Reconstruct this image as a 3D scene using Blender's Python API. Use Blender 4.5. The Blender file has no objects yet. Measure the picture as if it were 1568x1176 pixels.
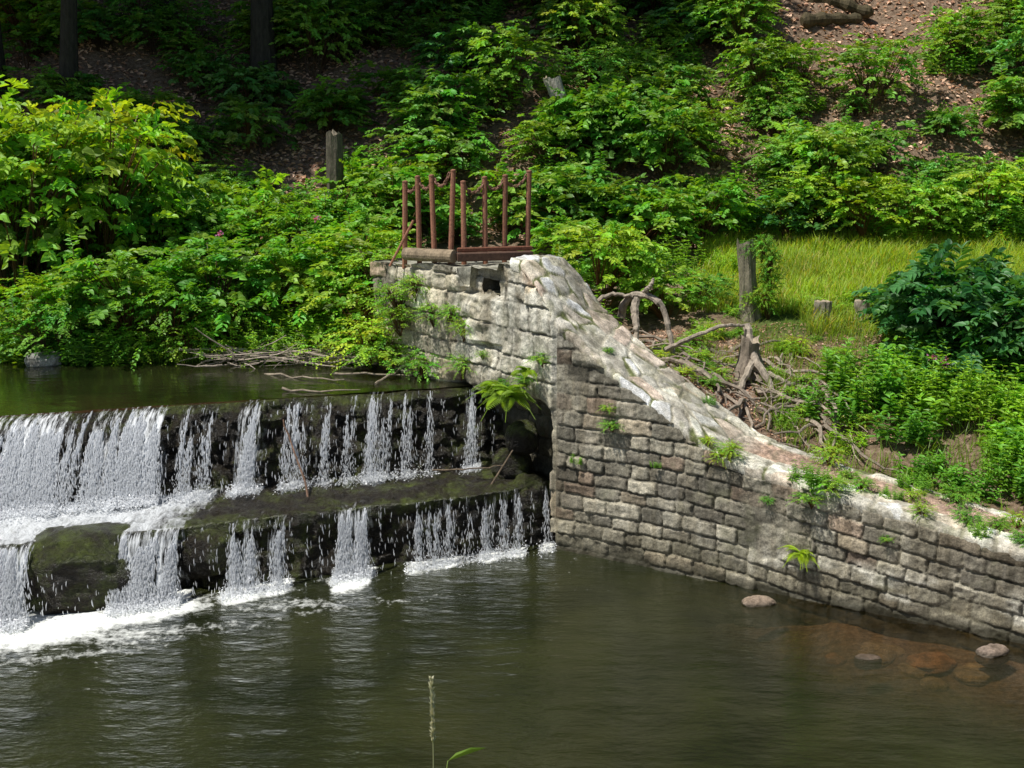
import bpy, math, random
import numpy as np
from mathutils import Vector, Euler
import bmesh
random.seed(5)
S=bpy.context.scene
# ---------------------------------------------------------------- helpers
def nrmz(v): return v/np.maximum(np.linalg.norm(v,axis=-1,keepdims=True),1e-9)
def sst(t):
    t=np.clip(t,0,1); return t*t*(3-2*t)
def _h(ix,iy,iz):
    h=(ix*374761393+iy*668265263+iz*1274126177)&0xffffffff
    h=((h^(h>>13))*1103515245)&0xffffffff
    h=((h^(h>>16))*2246822519)&0xffffffff
    return ((h^(h>>15))&0xffffff)/float(0xffffff)
def vn(x,y,z=0.0):
    x,y,z=np.broadcast_arrays(np.asarray(x,float),np.asarray(y,float),np.asarray(z,float))
    ix,iy,iz=[np.floor(a).astype(np.int64) for a in (x,y,z)]
    fx,fy,fz=x-ix,y-iy,z-iz
    fx,fy,fz=[f*f*(3-2*f) for f in (fx,fy,fz)]
    r=0
    for a in (0,1):
        for b in (0,1):
            for c in (0,1):
                r=r+_h(ix+a,iy+b,iz+c)*(fx if a else 1-fx)*(fy if b else 1-fy)*(fz if c else 1-fz)
    return r
def fbm(x,y,z=0.0,o=4):
    r=0;a=.5;f=1.0;t=0
    for i in range(o):
        r=r+a*vn(np.asarray(x)*f+i*17.3,np.asarray(y)*f+i*5.1,np.asarray(z)*f+i*9.7);t+=a;a*=.5;f*=2.03
    return r/t
def build(name,V,F,mat,col=None,extra=None,smooth=False,parent=None,link=True):
    V=np.asarray(V,np.float32);F=np.asarray(F,np.int32)
    me=bpy.data.meshes.new(name)
    me.vertices.add(len(V));me.vertices.foreach_set('co',V.ravel())
    me.loops.add(F.size);me.loops.foreach_set('vertex_index',F.ravel())
    me.polygons.add(len(F));me.polygons.foreach_set('loop_start',np.arange(len(F),dtype=np.int32)*F.shape[1])
    me.update(calc_edges=True)
    me.polygons.foreach_set('use_smooth',np.full(len(F),bool(smooth)))
    if col is not None:
        c=np.ones((len(V),4),np.float32);c[:,:3]=col
        me.attributes.new('Col','FLOAT_COLOR','POINT').data.foreach_set('color',c.ravel())
    for k,a in (extra or {}).items():
        me.attributes.new(k,'FLOAT','POINT').data.foreach_set('value',np.asarray(a,np.float32).ravel())
    if mat: me.materials.append(mat)
    if not link: return me
    ob=bpy.data.objects.new(name,me);S.collection.objects.link(ob)
    if parent: ob.parent=parent
    return ob
def grid_faces(n,m):
    i=np.arange(n-1)[:,None]*m+np.arange(m-1)[None]
    return np.stack([i,i+1,i+m+1,i+m],-1).reshape(-1,4)
def empty(name,loc=(0,0,0)):
    e=bpy.data.objects.new(name,None);S.collection.objects.link(e);e.location=loc;return e
class MB:
    def __init__(s): s.V=[];s.F=[];s.C=[];s.n=0
    def add(s,V,F,C):
        V=np.asarray(V,float);C=np.broadcast_to(np.asarray(C,float),(len(V),3))
        s.V.append(V);s.F.append(np.asarray(F)+s.n);s.C.append(C);s.n+=len(V)
    def leaves(s,pos,axis,nrm,L,W,col):
        pos=np.asarray(pos,float);n=len(pos)
        axis=nrmz(axis);side=nrmz(np.cross(nrm,axis));nn=np.cross(axis,side)
        T=np.array([(0,0,0),(.28,.5,.10),(.68,.36,.06),(1,0,-.14),(.68,-.36,.06),(.28,-.5,.10)])
        L=np.broadcast_to(L,(n,));W=np.broadcast_to(W,(n,))
        V=pos[:,None]+T[None,:,0:1]*axis[:,None]*L[:,None,None]+T[None,:,1:2]*side[:,None]*W[:,None,None]+T[None,:,2:3]*nn[:,None]*L[:,None,None]
        b=np.arange(n)[:,None,None]*6
        F=(b+np.array([[0,1,2,3],[0,3,4,5]])[None]).reshape(-1,4)
        C=np.repeat(np.broadcast_to(col,(n,3)),6,axis=0)
        s.add(V.reshape(-1,3),F,C)
    def tube(s,P,R,col,k=6):
        P=np.asarray(P,float);n=len(P);R=np.broadcast_to(R,(n,))
        T=nrmz(np.gradient(P,axis=0))
        up=np.tile([0.,0,1.],(n,1))
        if np.abs(T[:,2]).max()>.8: up=np.tile([.83,.3,.1],(n,1))
        A=nrmz(np.cross(T,up));B=np.cross(T,A)
        th=np.arange(k)/k*2*math.pi
        V=P[:,None]+R[:,None,None]*(np.cos(th)[None,:,None]*A[:,None]+np.sin(th)[None,:,None]*B[:,None])
        V=V.reshape(-1,3)
        i=np.arange(n-1)[:,None]*k;j=np.arange(k)[None]
        F=np.stack([i+j,i+(j+1)%k,i+k+(j+1)%k,i+k+j],-1).reshape(-1,4)
        nv=len(V);V=np.vstack([V,P[0:1],P[-1:]])
        caps=[]
        for a in range(0,k,2):
            caps.append([nv,(a+2)%k,(a+1)%k,a]);o=(n-1)*k
            caps.append([nv+1,o+a,o+(a+1)%k,o+(a+2)%k])
        s.add(V,np.vstack([F,caps]),col)
    def arrays(s): return (np.vstack(s.V).astype(np.float32),np.vstack(s.F).astype(np.int32),np.vstack(s.C).astype(np.float32))
    def mesh(s,name,mat,**kw):
        return build(name,np.vstack(s.V),np.vstack(s.F),mat,col=np.vstack(s.C),**kw)
# ---------------------------------------------------------------- materials
def newmat(name):
    m=bpy.data.materials.new(name);m.use_nodes=True;nt=m.node_tree;nt.nodes.clear()
    out=nt.nodes.new('ShaderNodeOutputMaterial')
    return m,nt,out
def N(nt,t,**kw):
    n=nt.nodes.new(t)
    for k,v in kw.items(): setattr(n,k,v)
    return n
def noise(nt,scale,detail=5,rough=.6,vec=None):
    n=N(nt,'ShaderNodeTexNoise');n.inputs['Scale'].default_value=scale;n.inputs['Detail'].default_value=detail;n.inputs['Roughness'].default_value=rough
    if vec is not None: nt.links.new(vec,n.inputs['Vector'])
    return n
def ramp(nt,src,stops):
    r=N(nt,'ShaderNodeValToRGB');e=r.color_ramp.elements
    while len(e)<len(stops): e.new(.5)
    for i,(p,c) in enumerate(stops):
        e[i].position=p;e[i].color=(*c,1)
    nt.links.new(src,r.inputs[0]);return r
def mixc(nt,f,a,b,mode='MIX'):
    m=N(nt,'ShaderNodeMix',data_type='RGBA',blend_type=mode)
    for i,v in ((0,f),(6,a),(7,b)):
        if hasattr(v,'is_linked'): nt.links.new(v,m.inputs[i])
        elif i==0: m.inputs[0].default_value=v
        else: m.inputs[i].default_value=(*v,1)
    return m.outputs[2]
def math_(nt,op,a,b=None,c=None,clamp=False):
    m=N(nt,'ShaderNodeMath',operation=op);m.use_clamp=clamp
    for i,v in enumerate((a,b,c)):
        if v is None: continue
        if hasattr(v,'is_linked'): nt.links.new(v,m.inputs[i])
        else: m.inputs[i].default_value=v
    return m.outputs[0]
def geopos(nt):
    return N(nt,'ShaderNodeNewGeometry').outputs['Position']
def attr(nt,n): return N(nt,'ShaderNodeAttribute',attribute_name=n)
def leafmat(name,tint,trans=.38,rough=.45,spec=.35):
    m,nt,out=newmat(name)
    at=attr(nt,'Col')
    c=mixc(nt,1.0,at.outputs['Color'],tint,'MULTIPLY')
    p=N(nt,'ShaderNodeBsdfPrincipled');p.inputs['Roughness'].default_value=rough;p.inputs['Specular IOR Level'].default_value=spec
    nt.links.new(c,p.inputs['Base Color'])
    t=N(nt,'ShaderNodeBsdfTranslucent')
    c2=mixc(nt,1.0,c,(1.7,1.5,.35),'MULTIPLY');nt.links.new(c2,t.inputs['Color'])
    ms=N(nt,'ShaderNodeMixShader');ms.inputs[0].default_value=trans
    nt.links.new(p.outputs[0],ms.inputs[1]);nt.links.new(t.outputs[0],ms.inputs[2]);nt.links.new(ms.outputs[0],out.inputs[0])
    return m
M_leaf=leafmat('leaf_green',(2.95,2.6,1.9))
M_hill=leafmat('leaf_woodland',(2.45,2.3,2.0),trans=.32)
M_bush=leafmat('leaf_deep_green',(1.5,1.8,1.6))
M_dark=leafmat('leaf_canopy',(.8,.9,.8),trans=.10)
M_grass=leafmat('grass_blades',(1.7,1.6,1.2),trans=.45)
M_flat=leafmat('litter_leaves',(1.6,1.5,1.45),trans=.05,rough=.7,spec=.2)
M_flower=leafmat('petals',(1,1,1))
def basic(name,rough=.8,spec=.3,nscale=20,amt=.5,bump=.4,bscale=40,stretch=None):
    m,nt,out=newmat(name);at=attr(nt,'Col');pos=geopos(nt)
    if stretch:
        mp=N(nt,'ShaderNodeMapping');mp.inputs['Scale'].default_value=stretch;nt.links.new(pos,mp.inputs[0]);pos=mp.outputs[0]
    n=noise(nt,nscale,7,.7,pos)
    r=ramp(nt,n.outputs[0],[(.3,(.3,.3,.3)),(.7,(1.5,1.5,1.5))])
    c=mixc(nt,amt,at.outputs['Color'],r.outputs[0],'MULTIPLY')
    p=N(nt,'ShaderNodeBsdfPrincipled');p.inputs['Roughness'].default_value=rough;p.inputs['Specular IOR Level'].default_value=spec
    nt.links.new(c,p.inputs['Base Color'])
    b=N(nt,'ShaderNodeBump');b.inputs['Strength'].default_value=bump;b.inputs['Distance'].default_value=.02
    n2=noise(nt,bscale,5,.7,pos);nt.links.new(n2.outputs[0],b.inputs['Height']);nt.links.new(b.outputs[0],p.inputs['Normal'])
    nt.links.new(p.outputs[0],out.inputs[0]);return m
M_wood=basic('weathered_wood',nscale=14,bscale=40,amt=.85,bump=.9,stretch=(1,1,.35))
M_rust=basic('rusty_iron',rough=.75,nscale=30,amt=.7,bscale=90,bump=.3)
def stonemat():
    m,nt,out=newmat('masonry_stone');at=attr(nt,'Col');pos=geopos(nt)
    wet=attr(nt,'wet')
    n=noise(nt,9,8,.72,pos);n1=noise(nt,2.2,5,.6,pos);n3=noise(nt,60,4,.7,pos);n5=noise(nt,1.1,6,.65,pos)
    r=ramp(nt,n.outputs[0],[(.28,(.30,.29,.27)),(.5,(.98,.98,.96)),(.72,(1.65,1.62,1.55))])
    c=mixc(nt,.85,at.outputs['Color'],r.outputs[0],'MULTIPLY')
    r3=ramp(nt,n3.outputs[0],[(.35,(.5,.5,.5)),(.6,(1.3,1.3,1.3))])
    c=mixc(nt,.7,c,r3.outputs[0],'MULTIPLY')
    r5=ramp(nt,n5.outputs[0],[(.38,(.6,.58,.54)),(.58,(1.2,1.2,1.2))])
    c=mixc(nt,.8,c,r5.outputs[0],'MULTIPLY')
    # vertical run-off stains
    mp=N(nt,'ShaderNodeMapping');mp.inputs['Scale'].default_value=(7,7,.7);nt.links.new(pos,mp.inputs[0])
    n6=noise(nt,1,5,.65,mp.outputs[0]);r6=ramp(nt,n6.outputs[0],[(.40,(.62,.60,.55)),(.56,(1.08,1.08,1.08))])
    c=mixc(nt,.75,c,r6.outputs[0],'MULTIPLY')
    r1=ramp(nt,n1.outputs[0],[(.56,(0,0,0)),(.7,(1,1,1))])
    c=mixc(nt,math_(nt,'MULTIPLY',r1.outputs[0],.45),c,(.12,.125,.055))
    c=mixc(nt,math_(nt,'MULTIPLY',wet.outputs['Fac'],.85),c,(.030,.028,.014))
    p=N(nt,'ShaderNodeBsdfPrincipled');nt.links.new(c,p.inputs['Base Color'])
    nt.links.new(math_(nt,'MULTIPLY_ADD',wet.outputs['Fac'],-.55,.92),p.inputs['Roughness']);p.inputs['Specular IOR Level'].default_value=.35
    b=N(nt,'ShaderNodeBump');b.inputs['Strength'].default_value=.8;b.inputs['Distance'].default_value=.02
    n2=noise(nt,35,8,.75,pos);nt.links.new(n2.outputs[0],b.inputs['Height']);nt.links.new(b.outputs[0],p.inputs['Normal'])
    nt.links.new(p.outputs[0],out.inputs[0]);return m
M_stone=stonemat()
def wetrock():
    m,nt,out=newmat('wet_mossy_rock');pos=geopos(nt)
    fo=attr(nt,'foam');mo=attr(nt,'moss')
    n=noise(nt,3.5,8,.72,pos);n2=noise(nt,22,6,.7,pos)
    nn=math_(nt,'ADD',n.outputs[0],math_(nt,'MULTIPLY',mo.outputs['Fac'],.12))
    r=ramp(nt,nn,[(.36,(.006,.005,.003)),(.50,(.022,.016,.009)),(.58,(.040,.044,.012)),(.74,(.085,.11,.018))])
    r2=ramp(nt,n2.outputs[0],[(.3,(.35,.35,.35)),(.65,(1.4,1.4,1.3))])
    c=mixc(nt,.9,r.outputs[0],r2.outputs[0],'MULTIPLY')
    mp=N(nt,'ShaderNodeMapping');mp.inputs['Scale'].default_value=(14,5,5);nt.links.new(pos,mp.inputs[0])
    n4=noise(nt,1.0,6,.7,mp.outputs[0])
    f=math_(nt,'ADD',math_(nt,'MULTIPLY',fo.outputs['Fac'],1.9),math_(nt,'MULTIPLY_ADD',n4.outputs[0],3.0,-2.2))
    f=math_(nt,'MULTIPLY',math_(nt,'MAXIMUM',f,0.0),math_(nt,'GREATER_THAN',fo.outputs['Fac'],.02),clamp=True)
    c=mixc(nt,f,c,(.82,.84,.85))
    p=N(nt,'ShaderNodeBsdfPrincipled');nt.links.new(c,p.inputs['Base Color']);p.inputs['Roughness'].default_value=.30;p.inputs['Specular IOR Level'].default_value=.4
    b=N(nt,'ShaderNodeBump');b.inputs['Strength'].default_value=1;b.inputs['Distance'].default_value=.05
    nt.links.new(n2.outputs[0],b.inputs['Height']);nt.links.new(b.outputs[0],p.inputs['Normal'])
    nt.links.new(p.outputs[0],out.inputs[0]);return m
M_rock=wetrock()
def groundmat():
    m,nt,out=newmat('ground_soil');at=attr(nt,'green');pos=geopos(nt)
    n=noise(nt,14,8,.75,pos)
    r=ramp(nt,n.outputs[0],[(.3,(.07,.045,.028)),(.5,(.24,.165,.11)),(.7,(.46,.34,.25))])
    g=ramp(nt,n.outputs[0],[(.3,(.03,.06,.010)),(.7,(.14,.22,.035))])
    c=mixc(nt,at.outputs['Fac'],r.outputs[0],g.outputs[0])
    p=N(nt,'ShaderNodeBsdfPrincipled');nt.links.new(c,p.inputs['Base Color']);p.inputs['Roughness'].default_value=.95;p.inputs['Specular IOR Level'].default_value=.15
    b=N(nt,'ShaderNodeBump');b.inputs['Strength'].default_value=1;b.inputs['Distance'].default_value=.06
    nt.links.new(n.outputs[0],b.inputs['Height']);nt.links.new(b.outputs[0],p.inputs['Normal'])
    nt.links.new(p.outputs[0],out.inputs[0]);return m
M_ground=groundmat()
def watermat():
    m,nt,out=newmat('river_water_surface');pos=geopos(nt)
    fo=attr(nt,'foam');sh=attr(nt,'shallow');rp=attr(nt,'ripple')
    mp=N(nt,'ShaderNodeMapping');mp.inputs['Scale'].default_value=(1,2.4,1);mp.inputs['Rotation'].default_value=(0,0,.15);nt.links.new(pos,mp.inputs[0])
    a=noise(nt,2.2,3,.5,mp.outputs[0]);b2=noise(nt,9,4,.6,mp.outputs[0])
    h=math_(nt,'ADD',a.outputs[0],math_(nt,'MULTIPLY',b2.outputs[0],.28))
    b=N(nt,'ShaderNodeBump');b.inputs['Distance'].default_value=.07
    nt.links.new(h,b.inputs['Height']);nt.links.new(rp.outputs['Fac'],b.inputs['Strength'])
    fr=N(nt,'ShaderNodeFresnel');fr.inputs[0].default_value=1.62;nt.links.new(b.outputs[0],fr.inputs['Normal'])
    gl=N(nt,'ShaderNodeBsdfGlossy');gl.inputs['Roughness'].default_value=.03;nt.links.new(b.outputs[0],gl.inputs['Normal'])
    gl.inputs['Color'].default_value=(.97,.98,1,1)
    nm=noise(nt,.7,4,.6,pos)
    rm=ramp(nt,nm.outputs[0],[(.35,(.012,.015,.005)),(.65,(.028,.031,.010))])
    df=N(nt,'ShaderNodeBsdfDiffuse');nt.links.new(rm.outputs[0],df.inputs[0])
    tr=N(nt,'ShaderNodeBsdfTransparent');tr.inputs[0].default_value=(.70,.58,.40,1)
    m1=N(nt,'ShaderNodeMixShader');nt.links.new(sh.outputs['Fac'],m1.inputs[0]);nt.links.new(df.outputs[0],m1.inputs[1]);nt.links.new(tr.outputs[0],m1.inputs[2])
    m2=N(nt,'ShaderNodeMixShader');nt.links.new(fr.outputs[0],m2.inputs[0]);nt.links.new(m1.outputs[0],m2.inputs[1]);nt.links.new(gl.outputs[0],m2.inputs[2])
    fn=noise(nt,9,8,.72,pos)
    f=math_(nt,'ADD',math_(nt,'MULTIPLY',fo.outputs['Fac'],2.1),math_(nt,'MULTIPLY_ADD',fn.outputs[0],3.2,-2.3))
    f=math_(nt,'MULTIPLY',math_(nt,'MAXIMUM',f,0.0),math_(nt,'GREATER_THAN',fo.outputs['Fac'],.03),clamp=True)
    wd=N(nt,'ShaderNodeBsdfDiffuse');wd.inputs[0].default_value=(.87,.88,.83,1);nt.links.new(b.outputs[0],wd.inputs['Normal'])
    m3=N(nt,'ShaderNodeMixShader');nt.links.new(f,m3.inputs[0]);nt.links.new(m2.outputs[0],m3.inputs[1]);nt.links.new(wd.outputs[0],m3.inputs[2])
    nt.links.new(m3.outputs[0],out.inputs[0]);return m
M_water=watermat()
def whitewater():
    m,nt,out=newmat('white_water')
    p=N(nt,'ShaderNodeBsdfPrincipled');p.inputs['Base Color'].default_value=(.94,.95,.96,1);p.inputs['Roughness'].default_value=.25
    t=N(nt,'ShaderNodeBsdfTranslucent');t.inputs[0].default_value=(.92,.93,.95,1)
    ms=N(nt,'ShaderNodeMixShader');ms.inputs[0].default_value=.35
    nt.links.new(p.outputs[0],ms.inputs[1]);nt.links.new(t.outputs[0],ms.inputs[2]);nt.links.new(ms.outputs[0],out.inputs[0]);return m
M_white=whitewater()
def curtainmat():
    m,nt,out=newmat('falling_water_film');pos=geopos(nt);d=attr(nt,'dens')
    mp=N(nt,'ShaderNodeMapping');mp.inputs['Scale'].default_value=(26,4,2.4);nt.links.new(pos,mp.inputs[0])
    n=noise(nt,1,6,.7,mp.outputs[0])
    f=math_(nt,'ADD',math_(nt,'MULTIPLY',d.outputs['Fac'],.62),math_(nt,'MULTIPLY_ADD',n.outputs[0],5.0,-3.0),clamp=True)
    f=math_(nt,'MULTIPLY',f,math_(nt,'MINIMUM',d.outputs['Fac'],.85),clamp=True)
    t=N(nt,'ShaderNodeBsdfTransparent')
    p=N(nt,'ShaderNodeBsdfPrincipled');p.inputs['Base Color'].default_value=(.9,.92,.93,1);p.inputs['Roughness'].default_value=.3
    ms=N(nt,'ShaderNodeMixShader');nt.links.new(f,ms.inputs[0]);nt.links.new(t.outputs[0],ms.inputs[1]);nt.links.new(p.outputs[0],ms.inputs[2]);nt.links.new(ms.outputs[0],out.inputs[0]);return m
M_film=curtainmat()
# ---------------------------------------------------------------- layout
W0=np.array([.52,14.06]);D=np.array([.852,-.524]);NB=np.array([.524,.852])
AD=np.array([-.624,.781]);AB=np.array([.781,.624])
def swq(x,y):
    dx,dy=x-W0[0],y-W0[1]
    return dx*D[0]+dy*D[1], dx*NB[0]+dy*NB[1], dx*AB[0]+dy*AB[1]
def crest(s): return np.interp(s,[-.8,-.55,-.3,0,.45,.9,1.45,2.1,3.1,5.3,9,12],[3.36,3.34,3.12,2.76,2.42,2.12,1.8,1.44,1.25,.92,.5,.4])
yc=lambda x:15.72+.31*x
yb=lambda x:15.2+.37*x
yl=lambda x:14.1+.375*x
yf=lambda x:14.02+.42*x
def ground(x,y):
    x=np.asarray(x,float);y=np.asarray(y,float)
    s,w,q=swq(x,y)
    nz=fbm(x*.5,y*.5,3)
    dl=np.minimum(w,q)-.6
    dl=np.maximum(dl,y-(17.25+.5*(nz-.5)))
    dl=np.maximum(dl,-13-x)
    near=np.minimum(crest(s)-.22,2.1)
    m=2.0+.19*(np.clip(y,14,22.3)-17)+.74*np.maximum(0,y-22.3)
    m=m+(fbm(x*.35,y*.35,1)-.5)*np.clip((y-20)*.35,.15,1.6)+(fbm(x*1.7,y*1.7,8)-.5)*.25
    wb=sst((w-1.15)/2.0)
    near=near+(fbm(x*2.5,y*2.5,5)-.5)*.35*sst((w-1.1)/.6)
    land=near*(1-wb)+m*wb
    shal=sst((x-1.2)/2.6)*sst(1-(-w)/3.2)
    low=-.75+.55*shal+(fbm(x*2,y*2,2)-.5)*.2
    nb=np.clip(.9*(7.4-y)-.7,-9,3.1)
    low=np.maximum(low,nb)
    bed=low+(1.25-low)*sst((y-(yc(x)+.35))/.3)
    return bed+(land-bed)*sst(dl/.45)
gz=lambda x,y: float(ground(np.array([x]),np.array([y]))[0])
xs=np.concatenate([np.linspace(-90,-17,36)[:-1],np.arange(-17,17,.12),np.linspace(17,90,36)])
ys=np.concatenate([np.linspace(-40,1,20)[:-1],np.arange(1,34,.12),np.linspace(34,95,36)])
X,Y=np.meshgrid(xs,ys,indexing='ij')
Z=ground(X,Y)
green=sst((X-2.8)/1.2)*sst((Y-16.8)/.8)*sst((22.6-Y)/1.0)
green=np.maximum(green,sst((5.5-Y)/.5))
green=np.maximum(green,.8*sst((-1.-X)/1.)*sst((22.5-Y)/1.5)*(Y>16.5))
build('ground',np.stack([X,Y,Z],-1).reshape(-1,3),grid_faces(len(xs),len(ys))[:,::-1],M_ground,extra={'green':green},smooth=True)
# ---------------------------------------------------------------- masonry
PAL=np.array([(.31,.29,.25),(.25,.235,.205),(.38,.36,.31),(.22,.21,.185),(.33,.29,.235),(.28,.225,.185),(.40,.38,.33),(.24,.23,.20),(.33,.315,.275)])*1.22
def masonry(seed,orig,d,out_,smax,zb,zt,ztop,chh,sll,tilt,recess=None,tint=(1,1,1),res=.014,hole=None,lighten=None,relief=1.0,algae=True,lostt=.58):
    r=np.random.default_rng(seed)
    ss=np.arange(0,smax+res,res);zz=np.arange(zb,zt+res,res)
    Sg,Zg=np.meshgrid(ss,zz,indexing='ij')
    top=ztop(Sg);clamped=Zg>=top;Zc=np.minimum(Zg,top)
    wz=Zc+tilt(Sg)+(.07*(fbm(Sg*1.3,Zc*.6,seed)-.5))+.016*(vn(Sg*9,Zc*9,1)-.5)
    ws=Sg+.07*(fbm(Sg*.8,Zc*2.2,seed+3)-.5)+.016*(vn(Sg*9,Zc*9,7)-.5)
    cb=np.cumsum(np.concatenate([[wz.min()-.05],r.uniform(chh[0],chh[1],60)]))
    ci=np.clip(np.searchsorted(cb,wz)-1,0,59)
    e=np.minimum(wz-cb[ci],cb[ci+1]-wz)
    rnd=np.zeros_like(Sg);idx=np.zeros(Sg.shape,int);e2=np.zeros_like(Sg)
    for c in np.unique(ci):
        j=np.cumsum(np.concatenate([[ws.min()-r.uniform(.05,.5)],r.uniform(sll[0],sll[1],80)]))
        mk=ci==c;k=np.clip(np.searchsorted(j,ws[mk])-1,0,79)
        e2[mk]=np.minimum(ws[mk]-j[k],j[k+1]-ws[mk])
        rnd[mk]=r.random(81)[k];idx[mk]=r.integers(0,len(PAL),81)[k]
    em=1/np.sqrt(1/np.maximum(e,1e-4)**2+1/np.maximum(e2,1e-4)**2)
    em=em+.016*(vn(Sg*30,Zc*30)-.5)
    f=sst((em-.003)/.016)
    lost=sst((fbm(Sg*1.1,Zc*1.6,seed+20)-lostt)/.08)
    h=relief*(f*.026*(1-.8*lost)+(rnd-.5)*.026*(1-.5*lost)+(fbm(Sg*7,Zc*7,seed)-.5)*.04+(fbm(Sg*28,Zc*28,2)-.5)*.016)
    h=h*sst(Sg/.05)
    if recess is not None: h=h-recess(Sg,Zc)
    col=PAL[idx]*(.64+.66*rnd[...,None])
    mort=np.array([.32,.305,.26])
    mf=(1-f)*.8+f*lost*.5
    joint_dark=sst((vn(Sg*3,Zc*3,9)-.30)/.25)[...,None]
    mc=mort*(1-joint_dark*.78)
    col=col*(1-mf[...,None])+mc*mf[...,None]
    col=col*np.array(tint)
    if lighten is not None:
        l=lighten(Sg,Zc)[...,None];col=col*(1-l)+np.array([.72,.69,.60])*l*(.45+.55*f[...,None])*(.8+.35*rnd[...,None])
    wet=sst((.16+.10*(fbm(Sg*2,Sg*0,4)-.5)-Zc)/.1)*.9
    if algae:
        al=(sst((.55+.3*(fbm(Sg*1.2,Sg*0,8)-.5)-Zc)/.3)*.42)[...,None]*(1-(lighten(Sg,Zc)[...,None] if lighten is not None else 0));col=col*(1-al)+np.array([.15,.135,.08])*al
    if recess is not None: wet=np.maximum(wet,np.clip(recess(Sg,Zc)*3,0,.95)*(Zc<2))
    P=np.stack([orig[0]+d[0]*Sg+out_[0]*h,orig[1]+d[1]*Sg+out_[1]*h,Zc],-1)
    n,m=Sg.shape
    F=grid_faces(n,m)
    cl=clamped.ravel();keep=~(cl[F].all(1))
    if hole is not None:
        hm=hole(Sg,Zc).ravel();keep&=~(hm[F].all(1))
    return P.reshape(-1,3),F[keep],np.clip(col,0,.8).reshape(-1,3),wet.ravel()
def stone_obj(name,parts,parent):
    V=[];F=[];C=[];Wt=[];n=0
    for v,f,c,w in parts:
        V.append(v);F.append(f+n);C.append(c);Wt.append(w);n+=len(v)
    return build(name,np.vstack(V),np.vstack(F),M_stone,col=np.vstack(C),extra={'wet':np.concatenate(Wt)},smooth=True,parent=parent)
wall=empty('stone_retaining_wall')
def wl_light(s,z): 
    a=sst((s-2.0)/1.5)*sst((.60-z)/.2)*sst((z-.16)/.06)*sst((fbm(s*1.5,z*4,11)-.40)/.12)*.9
    return np.maximum(a,.5*sst((z-crest(s)+.35)/.2)*sst((.9-s)/.5)*sst((fbm(s*3,z*3,1)-.4)/.1))
p=masonry(3,W0,D,-NB,9.5,-.7,2.95,lambda s:crest(s)-.03,(.14,.20),(.20,.46),lambda s:.12*np.maximum(0,s-1.6),lighten=wl_light,tint=(.98,.94,.86))
stone_obj('wall_face',[p],wall)
ab=empty('sluice_abutment')
def abtop(a):
    return np.interp(a,[0,.35,.72,.78,1.06,1.1,1.62,1.66,1.86,1.9,2.6,3.0,3.9],[2.76,3.12,3.36,3.33,3.33,3.24,3.24,2.98,2.98,3.2,3.2,3.14,3.1])
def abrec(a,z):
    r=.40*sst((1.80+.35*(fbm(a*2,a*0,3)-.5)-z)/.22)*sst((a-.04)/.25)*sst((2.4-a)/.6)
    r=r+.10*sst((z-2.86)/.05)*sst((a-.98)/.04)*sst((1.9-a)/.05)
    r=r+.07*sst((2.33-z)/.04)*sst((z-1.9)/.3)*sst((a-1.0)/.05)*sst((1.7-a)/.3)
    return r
def abhole(a,z): return (a>1.16)&(a<1.52)&(z>2.93+.03*np.sin(a*20))&(z<3.10)
def ab_light(a,z): return .85*sst((z-1.8)/.3)*sst((2.2-a)/.4)*sst((fbm(a*2.2,z*2.2,5)-.34)/.12)
p=masonry(12,W0,AD,-AB,3.9,.2,3.5,abtop,(.22,.34),(.28,.58),lambda s:0*s,recess=abrec,hole=abhole,lighten=ab_light,tint=(1.45,1.39,1.25),relief=1.5,algae=False,lostt=.62)
parts=[p]
aa=np.arange(.7,3.92,.02);bb=np.arange(-.02,1.4,.02)
A,B=np.meshgrid(aa,bb,indexing='ij')
zt=abtop(A)-.01+(fbm(A*6,B*6,3)-.5)*.05
zt=np.where((A>1.64)&(A<1.88)&(B>.25),3.18,zt)
zt=zt-.9*sst((1.75-A)/.3)*sst((B-.55)/.3)
P=np.stack([W0[0]+AD[0]*A+AB[0]*B,W0[1]+AD[1]*A+AB[1]*B,zt],-1).reshape(-1,3)
c=np.array([.34,.33,.27])*(.6+.8*fbm(A*4,B*4,7))[...,None]
parts.append((P,grid_faces(*A.shape),c.reshape(-1,3),np.zeros(A.size)))
def quadgrid(p0,p1,p2,p3,n=30,m=30,col=(.2,.18,.15),amp=.05):
    u,v=np.meshgrid(np.linspace(0,1,n),np.linspace(0,1,m),indexing='ij');u=u[...,None];v=v[...,None]
    P=(1-u)*(1-v)*np.array(p0)+u*(1-v)*np.array(p1)+u*v*np.array(p2)+(1-u)*v*np.array(p3)
    nn=nrmz(np.cross(np.array(p1)-p0,np.array(p3)-p0))
    P=P+nn*((fbm(P[...,0]*5,P[...,1]*5,P[...,2]*5)-.5)*amp)[...,None]
    P=P.reshape(-1,3);return P,grid_faces(n,m),np.tile(col,(len(P),1))*(.6+.8*fbm(P[:,0]*4,P[:,1]*4,P[:,2]*4))[:,None],np.zeros(len(P))
def ap(a,b,z): return (W0[0]+AD[0]*a+AB[0]*b,W0[1]+AD[1]*a+AB[1]*b,z)
parts.append(quadgrid(ap(3.88,0,1),ap(3.88,1.38,1),ap(3.88,1.38,3.12),ap(3.88,0,3.12)))
parts.append(quadgrid(ap(1.75,1.38,1),ap(3.88,1.38,1),ap(3.88,1.38,3.15),ap(1.75,1.38,3.15)))
parts.append(quadgrid(ap(1.75,.7,1),ap(1.75,1.38,1),ap(1.75,1.38,3.15),ap(1.75,.7,3.15)))
parts.append(quadgrid(ap(1.1,.40,2.8),ap(1.6,.40,2.8),ap(1.6,.40,3.2),ap(1.1,.40,3.2),10,10,(.14,.13,.10)))
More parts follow.
